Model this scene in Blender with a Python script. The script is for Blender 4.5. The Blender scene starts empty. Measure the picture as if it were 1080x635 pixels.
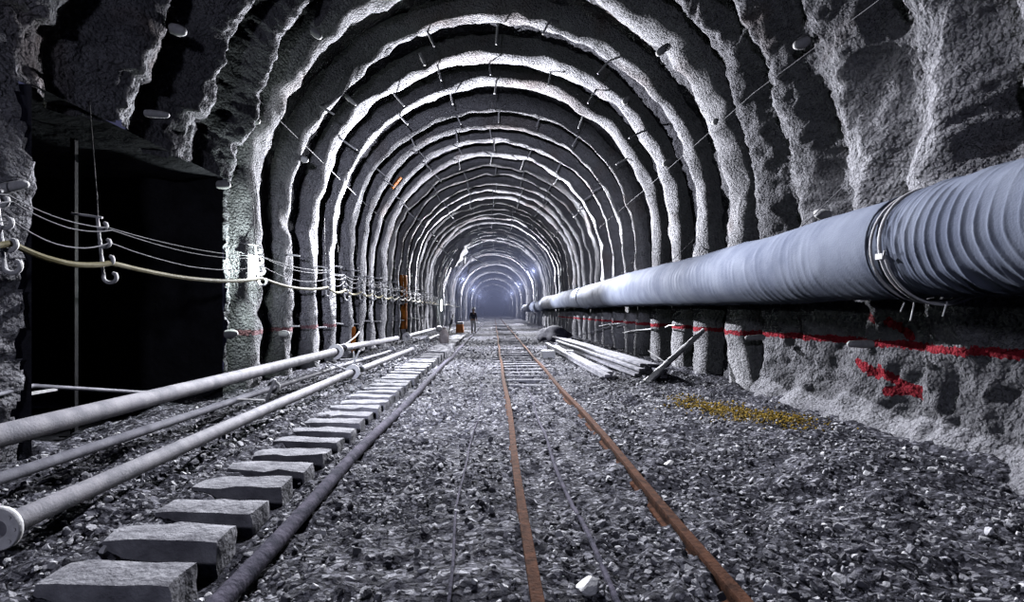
import bpy, bmesh, math, random
import numpy as np
from mathutils import Vector, Matrix

# ------------------------------------------------------------------ frame, camera, light
F = 600.0                      # focal length in pixels of the 1080 wide frame
VX, VY, EYE = 521.0, 328.0, 1.5
S = bpy.context.scene
C = S.collection
cam_d = bpy.data.cameras.new('camera'); cam = bpy.data.objects.new('camera', cam_d); C.objects.link(cam)
cam_d.sensor_width = 36; cam_d.lens = 20.0
cam_d.shift_x = (540 - VX) / 1080; cam_d.shift_y = (VY - 317.5) / 1080
cam_d.clip_start = 0.05; cam_d.clip_end = 400
cam.location = (0, 0, EYE); cam.rotation_euler = (math.pi / 2, 0, 0)
S.camera = cam
S.view_settings.view_transform = 'Standard'; S.view_settings.look = 'None'
S.view_settings.exposure = 0.0; S.view_settings.gamma = 1.0
S.view_settings.use_curve_mapping = False
S.render.film_transparent = False
w = bpy.data.worlds.new('world'); S.world = w; w.use_nodes = True
w.node_tree.nodes['Background'].inputs[0].default_value = (0.17, 0.18, 0.36, 1)
w.node_tree.nodes['Background'].inputs[1].default_value = 0.25

def spot(loc, to, power, col=(0.93, 0.94, 1.0), size=150, rad=0.05, blend=0.4):
    l = bpy.data.lights.new('tunnel_light', 'SPOT'); l.energy = power; l.color = col
    l.spot_size = math.radians(size); l.spot_blend = blend; l.shadow_soft_size = rad
    o = bpy.data.objects.new('tunnel_light', l); C.objects.link(o)
    o.location = loc
    o.rotation_euler = (Vector(to) - Vector(loc)).to_track_quat('-Z', 'Y').to_euler()
    return o

# extra spots added above the frame and along the vault, shining back towards the mouth
spot((-0.6, 8.6, 6.5), (0.6, 5.0, 0.0), 2700, rad=0.06, size=112, blend=.5)
for xx, yy, zz, pw in ((-3.1, 18.9, 4.6, 10500), (3.1, 26.1, 4.6, 10000), (-3.1, 35.2, 4.6, 10000), (3.1, 44.1, 4.6, 9500), (-3.1, 55.0, 4.6, 9500),
                       (3.1, 67.5, 4.6, 9500), (-3.1, 82.0, 4.6, 9500), (3.1, 98.0, 4.6, 7500), (-3.1, 118.0, 4.6, 5000), (3.1, 142.0, 4.6, 2500), (-3.1, 172.0, 4.6, 1000)):
    spot((xx, yy, zz), (-xx * .12, yy - 12, 3.6), pw, rad=0.03, size=135, blend=.6)
spot((-1.6, -3.5, 3.2), (0.2, 12, 3.4), 330, col=(.80, .82, 1.0), rad=0.25, size=120)   # added weak fill from behind the camera
spot((-1.0, -4.0, 2.6), (-0.6, 20, 2.7), 6500, col=(.80, .82, 1.0), rad=0.2, size=31, blend=.5)  # narrow fill added behind the camera to reach flanges and distant things
S.cycles.diffuse_bounces = 0; S.cycles.max_bounces = 4
S.cycles.use_denoising = True

# ------------------------------------------------------------------ helpers
rnd = random.Random(7)
def hsh(ix, iy, iz, seed):
    h = (ix * 374761393 + iy * 668265263 + iz * 2147483647 + seed * 1274126177) & 0xffffffff
    h = ((h ^ (h >> 13)) * 1274126177) & 0xffffffff
    h = ((h ^ (h >> 16)) * 2246822519) & 0xffffffff
    return ((h ^ (h >> 15)) & 0xffff) / 32767.5 - 1.0
def vn(x, y, z, seed=0):
    x, y, z = np.broadcast_arrays(np.asarray(x, float), np.asarray(y, float), np.asarray(z, float))
    ix, iy, iz = (np.floor(a).astype(np.int64) for a in (x, y, z))
    fx, fy, fz = x - ix, y - iy, z - iz
    fx, fy, fz = (t * t * (3 - 2 * t) for t in (fx, fy, fz))
    r = 0
    for a in (0, 1):
        for b in (0, 1):
            for c in (0, 1):
                wgt = (fx if a else 1 - fx) * (fy if b else 1 - fy) * (fz if c else 1 - fz)
                r = r + wgt * hsh(ix + a, iy + b, iz + c, seed)
    return r
def fbm(x, y, z, oct=3, seed=0):
    r = 0; a = 1.0; f = 1.0
    for i in range(oct):
        r = r + a * vn(np.asarray(x) * f, np.asarray(y) * f, np.asarray(z) * f, seed + i * 17); a *= .5; f *= 2.03
    return r
def sstep(a, b, x):
    t = np.clip((np.asarray(x, float) - a) / (b - a), 0, 1); return t * t * (3 - 2 * t)

def link(name, me, mat=None, parent=None, smooth=True):
    o = bpy.data.objects.new(name, me); C.objects.link(o)
    if mat: me.materials.append(mat)
    if smooth: me.polygons.foreach_set('use_smooth', [True] * len(me.polygons))
    if parent: o.parent = parent
    return o
def pymesh(name, V, Fc):
    me = bpy.data.meshes.new(name); me.from_pydata([tuple(v) for v in V], [], [tuple(f) for f in Fc]); me.update(); return me
def tag(o, label=None, cat=None, group=None, kind=None):
    if label: o['label'] = label
    if cat: o['category'] = cat
    if group: o['group'] = group
    if kind: o['kind'] = kind
    return o
def empty(name, loc=(0, 0, 0), rot=(0, 0, 0)):
    o = bpy.data.objects.new(name, None); C.objects.link(o); o.location = loc; o.rotation_euler = rot
    o.empty_display_size = .1
    return o
def copy_tree(o, parent=None):
    c = o.copy(); C.objects.link(c)
    if parent: c.parent = parent
    for ch in list(o.children): copy_tree(ch, c)
    return c

class MB:
    def __init__(s): s.v = []; s.f = []
    def add(s, V, Fc):
        n = len(s.v); s.v += [tuple(v) for v in V]; s.f += [tuple(i + n for i in f) for f in Fc]; return s
    def tube(s, pts, r, n=10, caps=True, noise=0):
        pts = [Vector(p) for p in pts]; rs = r if isinstance(r, (list, tuple)) else [r] * len(pts)
        V = []; up = None
        for i, p in enumerate(pts):
            t = (pts[min(i + 1, len(pts) - 1)] - pts[max(i - 1, 0)]).normalized()
            if up is None:
                up = Vector((0, 0, 1)) if abs(t.z) < .9 else Vector((1, 0, 0))
            a = t.cross(up).normalized(); b = a.cross(t).normalized(); up = b
            for k in range(n):
                an = 2 * math.pi * k / n; rr = rs[i] * (1 + noise * rnd.uniform(-1, 1))
                V.append(p + a * math.cos(an) * rr + b * math.sin(an) * rr)
        Fc = [(i * n + k, i * n + (k + 1) % n, (i + 1) * n + (k + 1) % n, (i + 1) * n + k)
              for i in range(len(pts) - 1) for k in range(n)]
        if caps:
            Fc.append(tuple(range(n))[::-1]); m = (len(pts) - 1) * n; Fc.append(tuple(range(m, m + n)))
        return s.add(V, Fc)
    def lathe(s, prof, o, d, n=20):
        """prof: (distance along axis, radius); closed as given"""
        o = Vector(o); d = Vector(d).normalized()
        a = d.orthogonal().normalized(); b = d.cross(a)
        V = [o + d * h + (a * math.cos(2 * math.pi * k / n) + b * math.sin(2 * math.pi * k / n)) * r for h, r in prof for k in range(n)]
        Fc = [(i * n + k, i * n + (k + 1) % n, (i + 1) * n + (k + 1) % n, (i + 1) * n + k) for i in range(len(prof) - 1) for k in range(n)]
        return s.add(V, Fc)
    def box(s, c, d, R=None, bev=.1):
        hx, hy, hz = d[0] / 2, d[1] / 2, d[2] / 2; e = min(hx, hy, hz) * bev * 2
        bm = bmesh.new(); bmesh.ops.create_cube(bm, size=1)
        for v in bm.verts: v.co = Vector((v.co.x * d[0], v.co.y * d[1], v.co.z * d[2]))
        bmesh.ops.bevel(bm, geom=bm.edges[:], offset=e / 2 if e > 0 else .001, segments=1, affect='EDGES')
        M = (R.to_4x4() if R else Matrix()); bm.verts.ensure_lookup_table(); bm.verts.index_update()
        V = [Vector(c) + (M @ v.co) for v in bm.verts]; Fc = [[v.index for v in f.verts] for f in bm.faces]; bm.free()
        return s.add(V, Fc)
    def build(s, name, mat, parent=None, smooth=True):
        me = pymesh(name, s.v, s.f); o = link(name, me, mat, parent, smooth)
        if smooth:
            try: me.set_sharp_from_angle(angle=math.radians(40))
            except Exception: pass
        return o

# ------------------------------------------------------------------ materials
class N:
    def __init__(s, name, rough=.8):
        s.m = bpy.data.materials.new(name); s.m.use_nodes = True; s.t = s.m.node_tree
        s.b = s.t.nodes['Principled BSDF']; s.b.inputs['Roughness'].default_value = rough
        s.b.inputs['Specular IOR Level'].default_value = .1
        s.pos = s.t.nodes.new('ShaderNodeNewGeometry').outputs['Position']
    def n(s, ty, **kw):
        x = s.t.nodes.new(ty)
        for k, v in kw.items(): setattr(x, k, v)
        return x
    def put(s, sock, v):
        if hasattr(v, 'is_output') or isinstance(v, bpy.types.NodeSocket): s.t.links.new(v, sock)
        else: sock.default_value = v
    def mth(s, op, a, b=0.0, c=None, clamp=False):
        x = s.n('ShaderNodeMath', operation=op, use_clamp=clamp); s.put(x.inputs[0], a); s.put(x.inputs[1], b)
        if c is not None: s.put(x.inputs[2], c)
        return x.outputs[0]
    def noise(s, scale, detail=4, vec=None, rough=.55, dist=0):
        x = s.n('ShaderNodeTexNoise'); x.inputs['Scale'].default_value = scale; x.inputs['Detail'].default_value = detail
        x.inputs['Roughness'].default_value = rough; x.inputs['Distortion'].default_value = dist
        s.t.links.new(vec or s.pos, x.inputs['Vector']); return x.outputs[0]
    def voro(s, scale, feature='F1', out='Distance', vec=None):
        x = s.n('ShaderNodeTexVoronoi', feature=feature); x.inputs['Scale'].default_value = scale
        s.t.links.new(vec or s.pos, x.inputs['Vector']); return x.outputs[out]
    def ramp(s, f, stops):
        x = s.n('ShaderNodeValToRGB'); e = x.color_ramp.elements
        while len(e) < len(stops): e.new(.5)
        for i, (p, c) in enumerate(stops):
            e[i].position = p; e[i].color = (*c, 1) if len(c) == 3 else c
        s.t.links.new(f, x.inputs[0]); return x.outputs[0]
    def mix(s, f, a, b, mode='MIX'):
        x = s.n('ShaderNodeMix', data_type='RGBA', blend_type=mode)
        s.put(x.inputs[0], f); s.put(x.inputs[6], a if not isinstance(a, tuple) else (*a, 1)); s.put(x.inputs[7], b if not isinstance(b, tuple) else (*b, 1))
        return x.outputs[2]
    def xyz(s):
        x = s.n('ShaderNodeSeparateXYZ'); s.t.links.new(s.pos, x.inputs[0]); return x.outputs
    def bump(s, h, dist, strength=1.0, normal=None):
        x = s.n('ShaderNodeBump'); x.inputs['Distance'].default_value = dist; x.inputs['Strength'].default_value = strength
        s.t.links.new(h, x.inputs['Height'])
        if normal: s.t.links.new(normal, x.inputs['Normal'])
        return x.outputs[0]
    def fin(s, col=None, nor=None):
        if col is not None: s.put(s.b.inputs['Base Color'], col if not isinstance(col, tuple) else (*col, 1))
        if nor: s.t.links.new(nor, s.b.inputs['Normal'])
        return s.m

def shotcrete(name, paint=False, recess_shade=True, lo=(.20, .20, .225), hi=(.46, .46, .50)):
    q = N(name, .85)
    big = q.noise(.7, 4); fine = q.noise(9, 5)
    col = q.ramp(q.mth('ADD', q.mth('MULTIPLY', big, .6), q.mth('MULTIPLY', fine, .4)), [(.35, lo), (.62, hi)])
    X, Y, Z = q.xyz()
    # rust coloured seepage over the nearer arches
    st = q.mth('MULTIPLY', q.mth('SUBTRACT', q.noise(.55, 3, dist=.6), .55, clamp=True), 5.0, clamp=True)
    st = q.mth('MULTIPLY', st, q.mth('GREATER_THAN', Z, 3.0)); st = q.mth('MULTIPLY', st, .45)
    col = q.mix(st, col, (.36, .22, .16))
    if recess_shade:  # shade between the farther arches painted in: shell colour goes dark there
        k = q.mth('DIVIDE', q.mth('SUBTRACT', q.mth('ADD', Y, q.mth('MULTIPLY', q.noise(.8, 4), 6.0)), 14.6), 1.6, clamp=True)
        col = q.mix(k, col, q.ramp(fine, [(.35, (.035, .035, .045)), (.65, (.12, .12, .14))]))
    if paint:
        nz = q.noise(22, 3); nb = q.noise(5, 3)
        edge = q.mth('MULTIPLY', q.mth('SUBTRACT', nz, .5), .10)
        # level line sprayed along the walls
        dz = q.mth('ABSOLUTE', q.mth('SUBTRACT', Z, q.mth('ADD', 1.10, q.mth('MULTIPLY', q.mth('SUBTRACT', nb, .5), .08))))
        line = q.mth('GREATER_THAN', .044, q.mth('ADD', dz, edge))
        right = q.mth('GREATER_THAN', X, 3.4)
        left = q.mth('MULTIPLY', q.mth('GREATER_THAN', -3.4, X), q.mth('MULTIPLY', q.mth('GREATER_THAN', Y, 9.4), q.mth('GREATER_THAN', 16.5, Y)))
        near = q.mth('GREATER_THAN', 40.0, Y)
        m = q.mth('MULTIPLY', line, q.mth('MULTIPLY', near, q.mth('ADD', right, q.mth('MULTIPLY', left, .5))))
        cyz = q.n('ShaderNodeCombineXYZ'); q.t.links.new(Y, cyz.inputs[0]); q.t.links.new(Z, cyz.inputs[1])
        P = cyz.outputs[0]
        for (ay, az, by, bz) in ((7.25, 1.48, 7.05, 1.40), (6.85, 1.38, 6.60, 1.20), (7.35, .84, 6.95, .72), (6.95, .80, 6.42, .56), (6.75, .55, 6.42, .60)):
            d = (by - ay, bz - az, 0); L2 = d[0] ** 2 + d[1] ** 2
            sub = q.n('ShaderNodeVectorMath', operation='SUBTRACT'); q.t.links.new(P, sub.inputs[0]); sub.inputs[1].default_value = (ay, az, 0)
            dot = q.n('ShaderNodeVectorMath', operation='DOT_PRODUCT'); q.t.links.new(sub.outputs[0], dot.inputs[0]); dot.inputs[1].default_value = d
            t = q.mth('DIVIDE', dot.outputs['Value'], L2, clamp=True)
            sc = q.n('ShaderNodeVectorMath', operation='SCALE'); sc.inputs[0].default_value = d; q.t.links.new(t, sc.inputs['Scale'])
            di = q.n('ShaderNodeVectorMath', operation='DISTANCE'); q.t.links.new(sub.outputs[0], di.inputs[0]); q.t.links.new(sc.outputs[0], di.inputs[1])
            k = q.mth('GREATER_THAN', .055, q.mth('ADD', di.outputs['Value'], edge))
            m = q.mth('MAXIMUM', m, q.mth('MULTIPLY', k, right))
        col = q.mix(q.mth('MULTIPLY', m, .92), col, (.52, .012, .035))
    n1 = q.bump(q.noise(30, 3, rough=.6), .035, 1.0)
    n2 = q.bump(q.noise(32, 2.5, rough=.6), .045, 1.0, q.bump(q.mth('SUBTRACT', 1.0, q.voro(21, 'F1')), .06, 1.0, n1))
    return q.fin(col, n2)
M = {}
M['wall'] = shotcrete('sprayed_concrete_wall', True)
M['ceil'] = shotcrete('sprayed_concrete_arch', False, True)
M['rib'] = shotcrete('sprayed_concrete_rib', True, False, (.34, .34, .37), (.62, .62, .66))
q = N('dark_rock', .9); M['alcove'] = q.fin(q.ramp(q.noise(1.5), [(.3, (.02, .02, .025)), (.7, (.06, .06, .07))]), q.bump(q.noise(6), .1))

q = N('rubble_floor', .9)
vc = q.voro(30, 'F1', 'Color'); sp = q.n('ShaderNodeSeparateColor'); q.t.links.new(vc, sp.inputs[0])
cc = q.ramp(sp.outputs[0], [(.0, (.015, .015, .02)), (.55, (.05, .05, .065)), (.86, (.20, .20, .24)), (1., (.55, .55, .60))])
cc = q.mix(q.mth('MULTIPLY', q.noise(1.1, 3), .55), cc, (.07, .07, .085))
b1 = q.bump(q.noise(45, 4), .02); b2 = q.bump(q.voro(24, 'SMOOTH_F1'), .03, 1, b1); b3 = q.bump(q.noise(8, 3), .05, 1, b2)
M['floor'] = q.fin(cc, b3)

def stone_mat(name, attr, stops):
    q = N(name, .8)
    if attr:
        a = q.n('ShaderNodeAttribute', attribute_name='tint').outputs['Fac']
    else:
        a = q.n('ShaderNodeAttribute', attribute_name='shade', attribute_type='OBJECT').outputs['Fac']
    c = q.ramp(a, stops)
    c = q.mix(.5, c, q.mix(q.noise(30, 3), (.25, .25, .27), (1, 1, 1)), 'MULTIPLY')
    return q.fin(c, q.bump(q.noise(60, 3), .01))
ST = [(0, (.04, .04, .05)), (.4, (.22, .22, .25)), (.7, (.58, .58, .63)), (1, (.92, .92, .95))]
M['stones'] = stone_mat('loose_rubble', True, ST); M['stone'] = stone_mat('broken_stone', False, ST)
M['yellow'] = stone_mat('yellow_grit', True, [(0, (.10, .07, .03)), (.5, (.30, .19, .02)), (1, (.48, .33, .06))])

def plain(name, c1, c2, rough=.6, scale=12, bd=.004, bs=40, metal=0, spec=.12):
    q = N(name, rough); q.b.inputs['Metallic'].default_value = metal; q.b.inputs['Specular IOR Level'].default_value = spec
    return q.fin(q.ramp(q.noise(scale, 5), [(.35, c1), (.65, c2)]), q.bump(q.noise(bs, 4), bd))
M['rail'] = plain('rusty_rail', (.045, .022, .015), (.12, .055, .034), .9, 14, .006, 50, spec=.03)
M['darkpipe'] = plain('dirty_dark_pipe', (.05, .05, .07), (.13, .12, .16), .9, 9, .01, 30, spec=.03)
M['pipe'] = plain('dusty_grey_pipe', (.20, .20, .23), (.36, .35, .385), .7, 5, .004, 60)
M['pipe2'] = plain('dull_grey_pipe', (.14, .14, .17), (.26, .26, .30), .6, 5, .004, 60)
M['white'] = plain('chalky_white_metal', (.70, .70, .72), (.88, .88, .90), .6, 20, .004, 60)
M['bolt'] = plain('dusty_bolt_steel', (.70, .70, .72), (.92, .92, .94), .6, 20, .004, 60)
M['steel'] = plain('dark_steel', (.008, .008, .01), (.02, .02, .025), .6, 10, .006, 40)
M['sleeper'] = plain('weathered_sleeper', (.18, .18, .205), (.35, .35, .385), .85, 6, .02, 22)
M['buried'] = plain('buried_timber', (.12, .12, .14), (.30, .30, .34), .9, 6, .03, 14)
M['board'] = plain('dusty_board', (.14, .14, .17), (.34, .34, .38), .8, 4, .01, 26)
M['cable'] = plain('yellowed_cable', (.10, .085, .035), (.26, .24, .17), .7, 2.2, .002, 60)
M['wire'] = plain('grey_wire', (.16, .16, .18), (.28, .28, .30), .7, 8, .002, 60)
M['sheet'] = plain('white_sheet', (.68, .68, .72), (.88, .88, .9), .7, 4, .02, 8)
M['orange'] = plain('orange_paint', (.50, .16, .05), (.75, .30, .10), .7, 8, .004, 40)
M['rust'] = plain('rust_stain', (.22, .06, .015), (.60, .20, .03), .8, 5, .01, 30)
M['pinkwhite'] = plain('pale_sack', (.62, .54, .54), (.80, .74, .74), .8, 6, .02, 14)
M['skin'] = plain('skin', (.40, .26, .2), (.5, .33, .26), .6)
M['dark'] = plain('dark_cloth', (.03, .03, .05), (.07, .07, .1), .8)
M['cloth'] = plain('pale_cloth', (.78, .78, .8), (.9, .9, .92), .8)
q = N('duct_fabric', .8); q.b.inputs['Specular IOR Level'].default_value = .04
M['duct'] = q.fin(q.ramp(q.noise(2.2, 6), [(.35, (.14, .16, .225)), (.68, (.22, .245, .315))]), q.bump(q.noise(60, 3), .003))
q = N('lamp_glow'); q.b.inputs['Emission Color'].default_value = (.93, 1, .96, 1); q.b.inputs['Emission Strength'].default_value = 40
M['glow'] = q.fin((.9, .9, .9))

# thin dust haze hanging in the far part of the tunnel
def haze():
    m_ = bpy.data.materials.new('dust_haze'); m_.use_nodes = True; t = m_.node_tree; t.nodes.clear()
    v_ = t.nodes.new('ShaderNodeVolumePrincipled'); v_.inputs['Color'].default_value = (.55, .62, 1, 1); v_.inputs['Density'].default_value = .0022
    o_ = t.nodes.new('ShaderNodeOutputMaterial'); t.links.new(v_.outputs[0], o_.inputs['Volume'])
    me = pymesh('dust_haze', [(x, y, z) for x in (-6, 6) for y in (38, 249) for z in (-.6, 9)], [(0, 1, 3, 2), (4, 6, 7, 5), (0, 4, 5, 1), (2, 3, 7, 6), (0, 2, 6, 4), (1, 5, 7, 3)])
    o = link('dust_haze', me, m_, smooth=False); tag(o, 'thin bluish dust haze in the far part of the tunnel', 'haze', kind='stuff')
haze()

# ------------------------------------------------------------------ tunnel lining
R0, ZC, RI = 4.90, 3.41, 4.50          # shell radius, centre of the arch, inner radius of the ribs
PER, Y0 = 1.8, 16.2
ZB = -0.5
LW = ZC - ZB; LA = math.pi * R0; LT = 2 * LW + LA
def profile(s):
    """s in metres from the foot of the left wall -> x, z, inward normal"""
    s = np.asarray(s, float)
    a = np.clip((s - LW) / R0, 0, math.pi)
    x = -R0 * np.cos(a); z = ZC + R0 * np.sin(a)
    z = np.where(s < LW, ZB + s, z); z = np.where(s > LW + LA, ZC - (s - LW - LA), z)
    return x, z, np.cos(a), -np.sin(a)
rows = [-6 + .35 * i for i in range(21)]
y = 1.3
while y < 260:
    rows.append(y); y += max(.032, .0066 * y) if y < 60 else .012 * y
rows = np.array(rows); ns = 620
ss = np.linspace(0, LT, ns + 1)
YY, SS = np.meshgrid(rows, ss, indexing='ij')
PX, PZ, NX, NZ = profile(SS)
near = 1 - sstep(9.6, 11.4, YY)
ph = (YY - Y0) / (PER * .72) + .22 * vn(PX * .45, YY * .5, PZ * .45, 5) * near
rid = np.cos(2 * np.pi * ph) * .5 + .5
rid = rid ** .8
amp = .40 + .14 * vn(PX * .5, YY * .35, PZ * .4, 9)
amp = amp * (1 - .62 * (1 - sstep(.9, 2.6, PZ)) * (PX > 0)) * (1 - .35 * (PX < 0) * (PZ < 4.5))
D = near * rid * amp
D += .12 * near * fbm(PX * 1.3, YY * 1.3, PZ * .7, 3, 21)
D += .055 * fbm(PX * 3.1, YY * 3.1, PZ * 2.4, 3, 31) * (1 - .5 * sstep(15, 40, YY))
D += .034 * fbm(PX * 10, YY * 10, PZ * 10, 2, 41) * (1 - sstep(12, 30, YY))
D += .03 * np.abs(fbm(PX * 5, YY * 5, PZ * 5, 2, 43)) * near
# the right foot of the wall runs out into the floor
D += sstep(0, 1, (PX > 0)) * .75 * np.exp(-np.clip(PZ + .1, 0, 9) / .33) * (1 - sstep(8, 13, YY)) * (1 + .25 * vn(PX, YY * 1.5, PZ, 77))
GX = PX + NX * D; GZ = PZ + NZ * D
GY = YY + .05 * near * fbm(PX * 2, YY * 2, PZ * 2, 2, 55)
V = np.stack([GX, GY, GZ], -1).reshape(-1, 3)
NR, NSI = len(rows), ns + 1
I, J = np.meshgrid(np.arange(NR - 1), np.arange(ns), indexing='ij')
f0 = I * NSI + J
quads = np.stack([f0, f0 + 1, f0 + NSI + 1, f0 + NSI], -1)
cy = (YY[:-1, :-1] + YY[1:, 1:]) / 2; cs = (SS[:-1, :-1] + SS[1:, 1:]) / 2
cz = np.where(cs < LW, ZB + cs, 99)
AY0, AY1, AZ = 5.6, 9.75, 3.78
jag = .10 * vn(cy * 3, cs * 3, 0, 3)
hole = (cs < LW + .6) & (cy > AY0 + jag) & (cy < AY1 + jag) & (ZB + cs < AZ + jag)
def sub(mask, name, mat):
    qd = quads[mask].reshape(-1, 4)
    used, inv = np.unique(qd, return_inverse=True)
    me = bpy.data.meshes.new(name); me.from_pydata(V[used].tolist(), [], inv.reshape(-1, 4).tolist()); me.update()
    return tag(link(name, me, mat), kind='structure')
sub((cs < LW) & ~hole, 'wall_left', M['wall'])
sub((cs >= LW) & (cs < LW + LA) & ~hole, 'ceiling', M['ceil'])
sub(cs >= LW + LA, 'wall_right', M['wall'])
# alcove behind the opening in the left wall
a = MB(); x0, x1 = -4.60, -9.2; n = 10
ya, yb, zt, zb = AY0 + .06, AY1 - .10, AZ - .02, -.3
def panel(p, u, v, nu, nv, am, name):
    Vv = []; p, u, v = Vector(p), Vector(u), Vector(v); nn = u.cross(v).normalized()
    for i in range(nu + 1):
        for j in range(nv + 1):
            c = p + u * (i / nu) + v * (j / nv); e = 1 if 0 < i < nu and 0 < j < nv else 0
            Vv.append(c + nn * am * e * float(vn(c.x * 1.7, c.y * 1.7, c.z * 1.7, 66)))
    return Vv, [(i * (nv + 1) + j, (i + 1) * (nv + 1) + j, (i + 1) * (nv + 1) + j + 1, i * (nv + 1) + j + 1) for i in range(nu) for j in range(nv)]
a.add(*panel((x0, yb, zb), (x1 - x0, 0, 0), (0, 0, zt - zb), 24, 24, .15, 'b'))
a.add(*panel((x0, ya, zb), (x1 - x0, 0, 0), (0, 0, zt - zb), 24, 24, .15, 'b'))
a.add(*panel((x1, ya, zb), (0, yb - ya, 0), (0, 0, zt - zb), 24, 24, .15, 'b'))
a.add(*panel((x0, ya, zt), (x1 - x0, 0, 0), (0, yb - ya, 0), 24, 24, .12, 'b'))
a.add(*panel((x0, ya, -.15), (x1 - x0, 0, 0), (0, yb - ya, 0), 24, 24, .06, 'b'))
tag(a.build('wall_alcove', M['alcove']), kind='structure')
# far end of the driven tunnel
a = MB(); a.add([(-R0 - .3, 250, -1), (R0 + .3, 250, -1), (R0 + .3, 250, 9), (-R0 - .3, 250, 9)], [(0, 1, 2, 3)])
tag(a.build('wall_end', M['alcove']), kind='structure')

# steel arches buried in sprayed concrete, one band each
def rib(Yr, idx):
    na = 150 if Yr < 40 else 90; nc = 8
    s = np.linspace(.1, LT - .1, na)
    x, z, nx, nz = profile(s)
    th = np.linspace(0, math.pi, nc + 2)[:]; nc = nc + 2
    A, T = np.meshgrid(np.arange(na), th, indexing='ij')
    k = 1.0 + .9 * (1 - sstep(11, 16.5, Yr))
    wob = .035 * k * vn(s * .8, idx * 7.3, 0, 3)
    hw = .33 * (1 + .3 * (1 - sstep(12, 17, Yr))) * (1 + .22 * vn(s * 1.1, idx * 3.1, 1, 8)) * (1 + .15 * math.sin(idx * 2.3))
    dp = (R0 - RI + .03) * (1 + .18 * vn(s * .9, idx * 5.7, 2, 11) + .05 * math.sin(idx * 1.7))
    dy = hw[A] * np.cos(T) + wob[A]
    dd = dp[A] * np.sin(T) ** .5 - .02
    lum = .045 * k * fbm(s[A] * 2.5, T * 1.2 + idx * 9, 0, 3, 14)
    dd = dd + lum
    X = x[A] + nx[A] * dd; Z = z[A] + nz[A] * dd; Yv = Yr + dy
    Vv = np.stack([X, Yv, Z], -1).reshape(-1, 3)
    i, j = np.meshgrid(np.arange(na - 1), np.arange(nc - 1), indexing='ij'); f = i * nc + j
    Q = np.stack([f, f + nc, f + nc + 1, f + 1], -1).reshape(-1, 4)
    me = bpy.data.meshes.new('trim_%d' % idx); me.from_pydata(Vv.tolist(), [], Q.tolist()); me.update()
    tag(link('trim_%d' % idx, me, M['rib']), kind='structure')
ribs = []
k = -3; idx = 1
while Y0 + PER * k < 240:
    yr = Y0 + PER * k + rnd.uniform(-.12, .12); ribs.append(yr); rib(yr, idx); k += 1; idx += 1

def sdf(x, z, r):
    return (abs(x) - r) if z < ZC else (math.hypot(x, z - ZC) - r)
def hit(px, py, r=4.6):
    """where the line of sight through a photo pixel meets the lining"""
    dx, dz = (px - VX) / F, (VY - py) / F; lo, hi = .5, 200
    for _ in range(50):
        m = (lo + hi) / 2
        if sdf(dx * m, EYE + dz * m, r) > 0: hi = m
        else: lo = m
    x, z = dx * lo, EYE + dz * lo
    nrm = Vector((-math.copysign(1, x), 0, 0)) if z < ZC else Vector((-x, 0, ZC - z)).normalized()
    return Vector((x, lo, z)), nrm
def at(px, py, Y): return Vector(((px - VX) * Y / F, Y, EYE + (VY - py) * Y / F))
def gpt(px, py, z=0.0):
    Y = F * (EYE - z) / (py - VY); return Vector(((px - VX) * Y / F, Y, z))

# ------------------------------------------------------------------ floor
def ground(x, y):
    x = np.asarray(x, float); y = np.asarray(y, float)
    h = .045 * np.minimum(.1, fbm(x * 2.6, y * 2.2, 3, 3, 131)) + .05 * fbm(x * 1.3, y * 1.3, 0, 3, 101) * (.4 + .6 * sstep(.25, .9, np.abs(x - .73)))
    h = h + .10 * sstep(2.0, 4.2, x) + .06 * sstep(-1.75, -2.6, x) - .10 * sstep(-1.2, -1.75, x) * (1 - sstep(-1.9, -2.35, x)) * 0.8
    h = h - .03 * sstep(.1, .3, x) * (1 - sstep(1.15, 1.35, x))
    return h
fr = [-6 + .5 * i for i in range(15)]; y = 1.3
while y < 260: fr.append(y); y += max(.035, .0085 * y)
fr = np.array(fr); fx = np.linspace(-5.0, 5.0, 300)
FY, FX = np.meshgrid(fr, fx, indexing='ij')
FZ = ground(FX, FY) + (.028 * fbm(FX * 5, FY * 5, 0, 2, 111) + .03 * np.maximum(0, fbm(FX * 11, FY * 11, 0, 2, 121))) * (1 - sstep(20, 50, FY))
Vv = np.stack([FX, FY, FZ], -1).reshape(-1, 3); nf = len(fx)
i, j = np.meshgrid(np.arange(len(fr) - 1), np.arange(nf - 1), indexing='ij'); f = i * nf + j
me = bpy.data.meshes.new('floor'); me.from_pydata(Vv.tolist(), [], np.stack([f, f + 1, f + nf + 1, f + nf], -1).reshape(-1, 4).tolist()); me.update()
tag(link('floor', me, M['floor']), kind='structure')

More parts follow.
